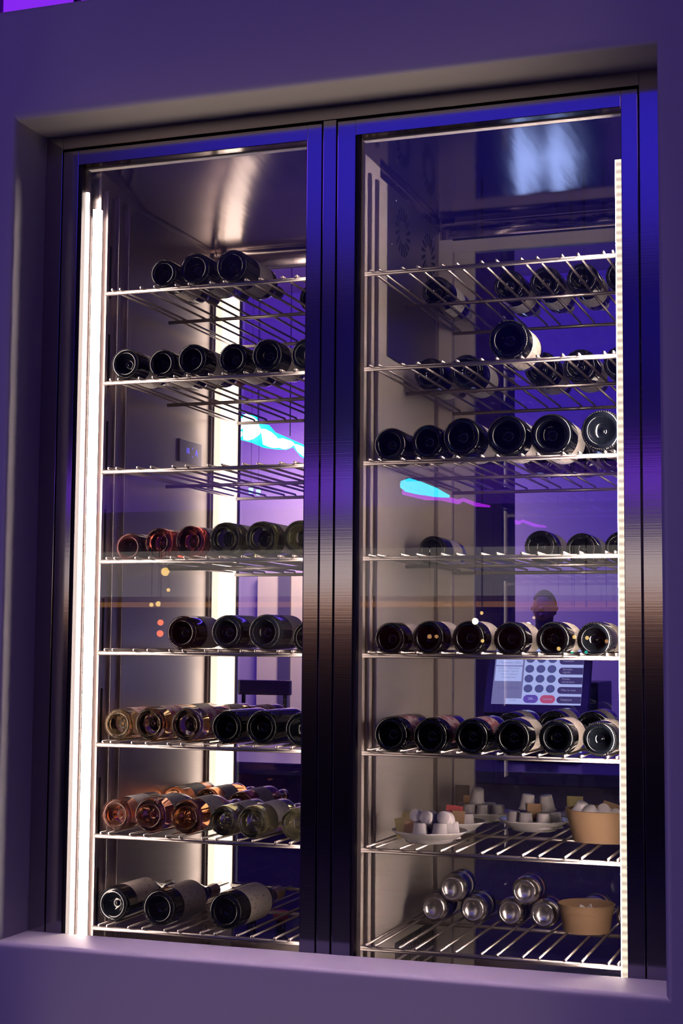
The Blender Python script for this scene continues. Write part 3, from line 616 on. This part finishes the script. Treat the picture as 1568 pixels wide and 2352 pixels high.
# scalloped white light ribbon on the far side
rb = empty('light_ribbon', at(620, 1000, 6.5)); tag(rb, 'scalloped white light ribbon with painted cyan halo glowing through the left rear glass', 'light')
M_rw = mat('ribbon_white', (1,1,1), .5, emit=(.9,1.,1.), es=6); M_rc = mat('halo_cyan', (0,0,0), .5, emit=(.0,.9,1.), es=3.0)
def blob(pts, y, m_, nm, th=.03):
    bm = bmesh.new(); A = [bm.verts.new(at(u, v, y)-rb.location) for u, v in pts]; B = [bm.verts.new(v.co+Vector((0, th, 0))) for v in A]
    bm.faces.new(A); bm.faces.new(B[::-1]); n = len(A)
    for i in range(n): bm.faces.new((A[i], B[i], B[(i+1)%n], A[(i+1)%n]))
    bmesh.ops.recalc_face_normals(bm, faces=bm.faces); return obj(nm, bm, m_, rb)
zc2 = lambda P: [(530+x*.1148, 900+y*.1148) for x, y in P]
for P in ([(240,480),(250,950),(300,965),(420,930),(540,840),(575,760),(540,680),(500,560),(400,480),(300,440)], [(575,740),(680,745),(780,800),(870,880),(920,940),(930,1100),(860,1115),(760,1100),(640,1050),(620,860)], [(930,940),(1040,930),(1150,965),(1215,995),(1240,1040),(1150,1110),(1040,1140),(950,1110)], [(1250,1040),(1350,1060),(1470,1110),(1560,1160),(1560,1330),(1440,1290),(1330,1190)], [(130,560),(200,520),(215,700),(160,750)], [(140,820),(200,790),(200,860),(160,900)]):
    blob(zc2(P), 6.50, M_rw, 'light_lobe')
blob(zc2([(120,500),(240,450),(480,470),(560,640),(740,660),(860,800),(1040,880),(1200,950),(1560,1110),(1560,1360),(1400,1300),(1230,1090),(1080,1150),(860,1140),(640,1110),(400,1010),(200,960),(130,900)]), 6.56, M_rc, 'halo_sheet')  # cyan sheet draws the halo around the white lobes
for dx in (-.12, .12):
    bm = bmesh.new(); tube(bm, [(dx, .07, 0), (dx, .07, CZ-rb.location.z)], .004, 6); obj('hanger', bm, M_black, rb)
lt = bpy.data.lights.new('ribbon_glow', 'POINT'); lt.energy = 6; lt.color = (.62,.10,1.); lt.shadow_soft_size = .3; lo = bpy.data.objects.new('ribbon_glow', lt); C.link(lo); q = at(620, 1010, 8.2); lo.location = q
for u, v, lb_ in ((576, 1127, 'left'), (593, 1131, 'right')):
    q = at(u, v, 6); e = empty('signal_lamp', q); tag(e, '%s of two tiny teal lamps glowing under the light ribbon' % lb_, 'lamp')
    bm = bmesh.new(); box(bm, -.013, .013, -.01, .01, -.018, .018, bev=.003); obj('lamp_face', bm, mat('teal_lamp', (0,0,0), .5, emit=(.5,1.,.95), es=2), e)
    bm = bmesh.new(); tube(bm, [(0,0,.018),(0,0,CZ-q.z)], .0012, 5); obj('cord', bm, M_black, e)
# bright violet backlit panels above the niche wall, top left corner of the view
vp = empty('backlit_panel', at(100, 10, 2.5)); tag(vp, 'bright violet backlit panel above the wall at the top left corner', 'panel')
q0 = at(-250, 20, 2.5); q1 = at(196, 20, 2.5); M_vio = mat('violet_backlight', (0,0,0), .5, emit=lin(135,40,240), es=1.0)
def vbox(n, x0, x1, m_, y0=2.5, y1=2.55): 
    bm = bx(x0, x1, y0, y1, 1.75, 2.74); bmesh.ops.translate(bm, verts=bm.verts, vec=-vp.location); return obj(n, bm, m_, vp)
vbox('glow_panel', q0.x, at(196,20,2.5).x, M_vio)
for u in (4, 183): x_ = at(u, 20, 2.5).x; vbox('upright', x_-.008, x_+.008, mat('violet_upright', (.05,.02,.1), .4), 2.46, 2.5)

# ------------------------------------------------------------------ person far behind the bar
def person():
    h = at(1250, 1397, 7.0); bx_, bz = h.x, h.z
    V = [(0,0,-.78),(0,0,-.55),(0,0,-.30),(0,0,-.17),(0,-.01,-.10),(0,-.01,.02),(0,-.01,.075),
         (-.19,0,-.235),(-.25,0,-.50),(-.20,-.20,-.62),(.19,0,-.235),(.25,0,-.50),(.20,-.20,-.62),
         (-.10,0,-.86),(-.11,-.02,-1.28),(-.11,.02,-1.68),(-.11,-.10,-1.73),(.10,0,-.86),(.11,-.02,-1.28),(.11,.02,-1.68),(.11,-.10,-1.73)]
    zf = FZ - bz
    V = [(x, y, z if z > -.8 else -.78 + (z+.78)*((zf+.04+.78)/(-1.73+.78))) for x, y, z in V]
    E_ = [(0,1),(1,2),(2,3),(3,4),(4,5),(5,6),(2,7),(7,8),(8,9),(2,10),(10,11),(11,12),(0,13),(13,14),(14,15),(15,16),(0,17),(17,18),(18,19),(19,20)]
    Rr = [.15,.14,.15,.06,.058,.082,.06,.06,.045,.03,.06,.045,.03,.09,.06,.045,.035,.09,.06,.045,.035]
    me = bpy.data.meshes.new('person'); me.from_pydata(V, E_, []); o = bpy.data.objects.new('person', me); C.link(o); o.location = (bx_, 7.0, bz)
    sk = o.modifiers.new('s', 'SKIN'); sk.use_smooth_shade = True
    for i, sv in enumerate(me.skin_vertices[0].data): sv.radius = (Rr[i], Rr[i]*(.75 if i < 3 else 1)); sv.use_root = (i == 0)
    sb = o.modifiers.new('b', 'SUBSURF'); sb.levels = 2; sb.render_levels = 2
    me.materials.append(mat('dark_clothes', (.05,.04,.06), .8))
    bm = bmesh.new(); bmesh.ops.create_uvsphere(bm, u_segments=20, v_segments=14, radius=1)
    for v in bm.verts:
        v.co = Vector((v.co.x*.078, v.co.y*.094-.01, v.co.z*.115))
        if v.co.z < -.03: v.co.x *= 1-.25*(-v.co.z-.03)/.085
    for cx, cz, r, yy in ((0,-.005,.016,-.108), (-.030,.015,.011,-.088), (.030,.015,.011,-.088), (0,-.045,.016,-.092), (-.079,0,.016,0), (.079,0,.016,0)):
        k = bmesh.ops.create_uvsphere(bm, u_segments=8, v_segments=6, radius=r); bmesh.ops.translate(bm, verts=k['verts'], vec=(cx, yy, cz))
    obj('face', bm, mat('skin', (.40,.25,.20), .6), o, smooth=True)
    bm = bmesh.new(); bmesh.ops.create_uvsphere(bm, u_segments=20, v_segments=14, radius=1)
    for v in list(bm.verts): v.co = Vector((v.co.x*.084, v.co.y*.098, v.co.z*.118+.008))
    bmesh.ops.delete(bm, geom=[v for v in bm.verts if v.co.z < .035 and v.co.y < .02 or v.co.z < -.06], context='VERTS')
    obj('hair', bm, mat('short_hair', (.10,.07,.08), .7), o, smooth=True)
    tag(o, 'person in dark clothes standing far behind the bar, head visible above the bottles', 'person')
person()

# ------------------------------------------------------------------ dining room behind the viewer: what the steel and glass mirror
sf = empty('banquette', (-2.2, -8.9, FZ)); tag(sf, 'long rust red banquette added along the far dining room wall for its reflection', 'bench')  # invented bench; its rust roll gives the red band mirrored in the frame
obj('seat', bx(-3.4, 3.4, -.2, .45, .0, .45, bev=.03), mat('dark_leather', (.04,.02,.03), .5), sf); obj('backrest', bx(-3.4, 3.4, -.25, -.05, .45, 1.42, bev=.03), MATS['dark_leather'], sf); obj('top_roll', bx(-3.4, 3.4, -.25, -.03, 1.42, 1.66, bev=.05), mat('rust_leather', (.55,.12,.05), .5), sf)
area('rust_band_fill', (-2.2, -8.5, .5), (-2.2, -8.95, -.2), (5, .06), 1.5, (1., .45, .18))  # fill added so the rust roll shows in the door steel
bar = empty('amber_band', (-2.2, -9.15, .1)); tag(bar, 'amber glow line added above the banquette for its reflection', 'shelf')  # glowing line added for the orange band mirrored in the mullion
obj('shelf_board', bx(-3.75, 4.5, 0, .2, -.02, .02), M_gask, bar); obj('light_line', bx(-3.75, 4.5, .0, .04, .02, .07), mat('amber_line', (0,0,0), .5, emit=(1.,.40,.10), es=1.6), bar)
pl = obj('grey_panel', bx(-3.75, 4.5, 0, .04, .22, .62), mat('grey_glow', (.2,.2,.2), .5, emit=(.30,.26,.24), es=3.0), None, loc=(-2.2, -9.18, 0)); tag(pl, 'pale grey glowing panel added above the amber line for its reflection', 'glow panel')  # glowing panel added for the grey band mirrored in the mullion
vt = obj('violet_glow_band', bx(-3.75, 4.5, 0, .04, .98, 1.30), mat('violet_band_glow', (0,0,0), .5, emit=(.22,.05,.9), es=1.1), None, loc=(-2.2, -9.18, 0)); tag(vt, 'violet glowing strip added high on the dining room wall for its reflection', 'light')  # glowing strip added for the purple patch mirrored in the mullion
nb = obj('neon_tube', (lambda bm: (tube(bm, [Vector((at(u,v,5).x, -5.09, at(u,v,5).z)) for u, v in ((920,1112),(935,1114),(965,1122),(1000,1131),(1030,1140))], [.02,.042,.038,.026,.008], 12), bm)[1])(bmesh.new()), mat('neon_cyan', (0,0,0), .5, emit=(.0,.75,1.), es=16), None, smooth=True)
tag(nb, 'short thick cyan neon tube hanging in the dining room', 'light')
nv = obj('neon_tail', (lambda bm: (tube(bm, [Vector((at(u,v,5).x, -5.11, at(u,v,5).z)) for u, v in ((925,1122),(975,1136),(1010,1142),(1050,1152),(1060,1146),(1090,1158),(1122,1162))], [.035,.030,.016,.014,.010,.012,.006], 10), bm)[1])(bmesh.new()), mat('neon_magenta', (0,0,0), .5, emit=(.55,.02,1.), es=9), None, smooth=True)
tag(nv, 'thin magenta neon tail trailing from the cyan tube', 'light')
bulbs = [(378,1313,.028,'w'),(385,1355,.012,'w'),(346,1389,.014,'w'),(362,1387,.018,'w'),(367,1430,.020,'r'),(366,1455,.022,'r'),(1090,1427,.020,'b'),(1105,1408,.011,'w'),(985,1462,.014,'o'),(1001,1462,.012,'o'),(1107,1472,.011,'w'),(1282,1490,.012,'w'),(1318,1463,.012,'w'),(1347,1465,.012,'w'),(1392,1473,.012,'o'),(1313,1498,.010,'t'),(1345,1498,.010,'t')]
BM = {'w': mat('bulb_warm', (0,0,0), .5, emit=(1.,.62,.20), es=13), 'b': mat('bulb_bright', (0,0,0), .5, emit=(1.,.8,.4), es=60), 'r': mat('bulb_red', (0,0,0), .5, emit=(1.,.16,.05), es=16), 'o': mat('bulb_dim', (0,0,0), .5, emit=(1.,.45,.18), es=6), 't': mat('bulb_teal', (0,0,0), .5, emit=(.0,1.,.7), es=6)}
BW = ['largest of the top ones', 'below the largest one', 'left of the close pair', 'right of the close pair', 'upper of two', 'lower of two', 'over the third bottle', 'just above the brightest one', 'left on the second bottle', 'right on the second bottle', 'below the brightest one', 'below the fifth bottle base', 'right edge of the fifth bottle', 'left edge of the sixth bottle', 'centre of the sixth bottle', 'left of two on the shelf rail', 'right of two on the shelf rail']
WORDS = {'w': 'warm', 'b': 'bright', 'r': 'red', 'o': 'dim orange', 't': 'teal'}
for i, (u, v, r, k) in enumerate(bulbs):
    q = at(u, v, 6); e = empty('pendant_lamp', (q.x, -6.09, q.z)); bm = bmesh.new(); bmesh.ops.create_uvsphere(bm, u_segments=12, v_segments=8, radius=r); obj('bulb', bm, BM[k], e, smooth=True)
    bm = bmesh.new(); tube(bm, [(0,0,r),(0,0,CZ-q.z)], .002, 5); obj('cord', bm, M_black, e)
    tag(e, 'small %s bulb mirrored in the %s door glass, %s' % (WORDS[k], 'left' if u < 700 else 'right', BW[i]), 'lamp', 'pendant bulbs in the dining room')
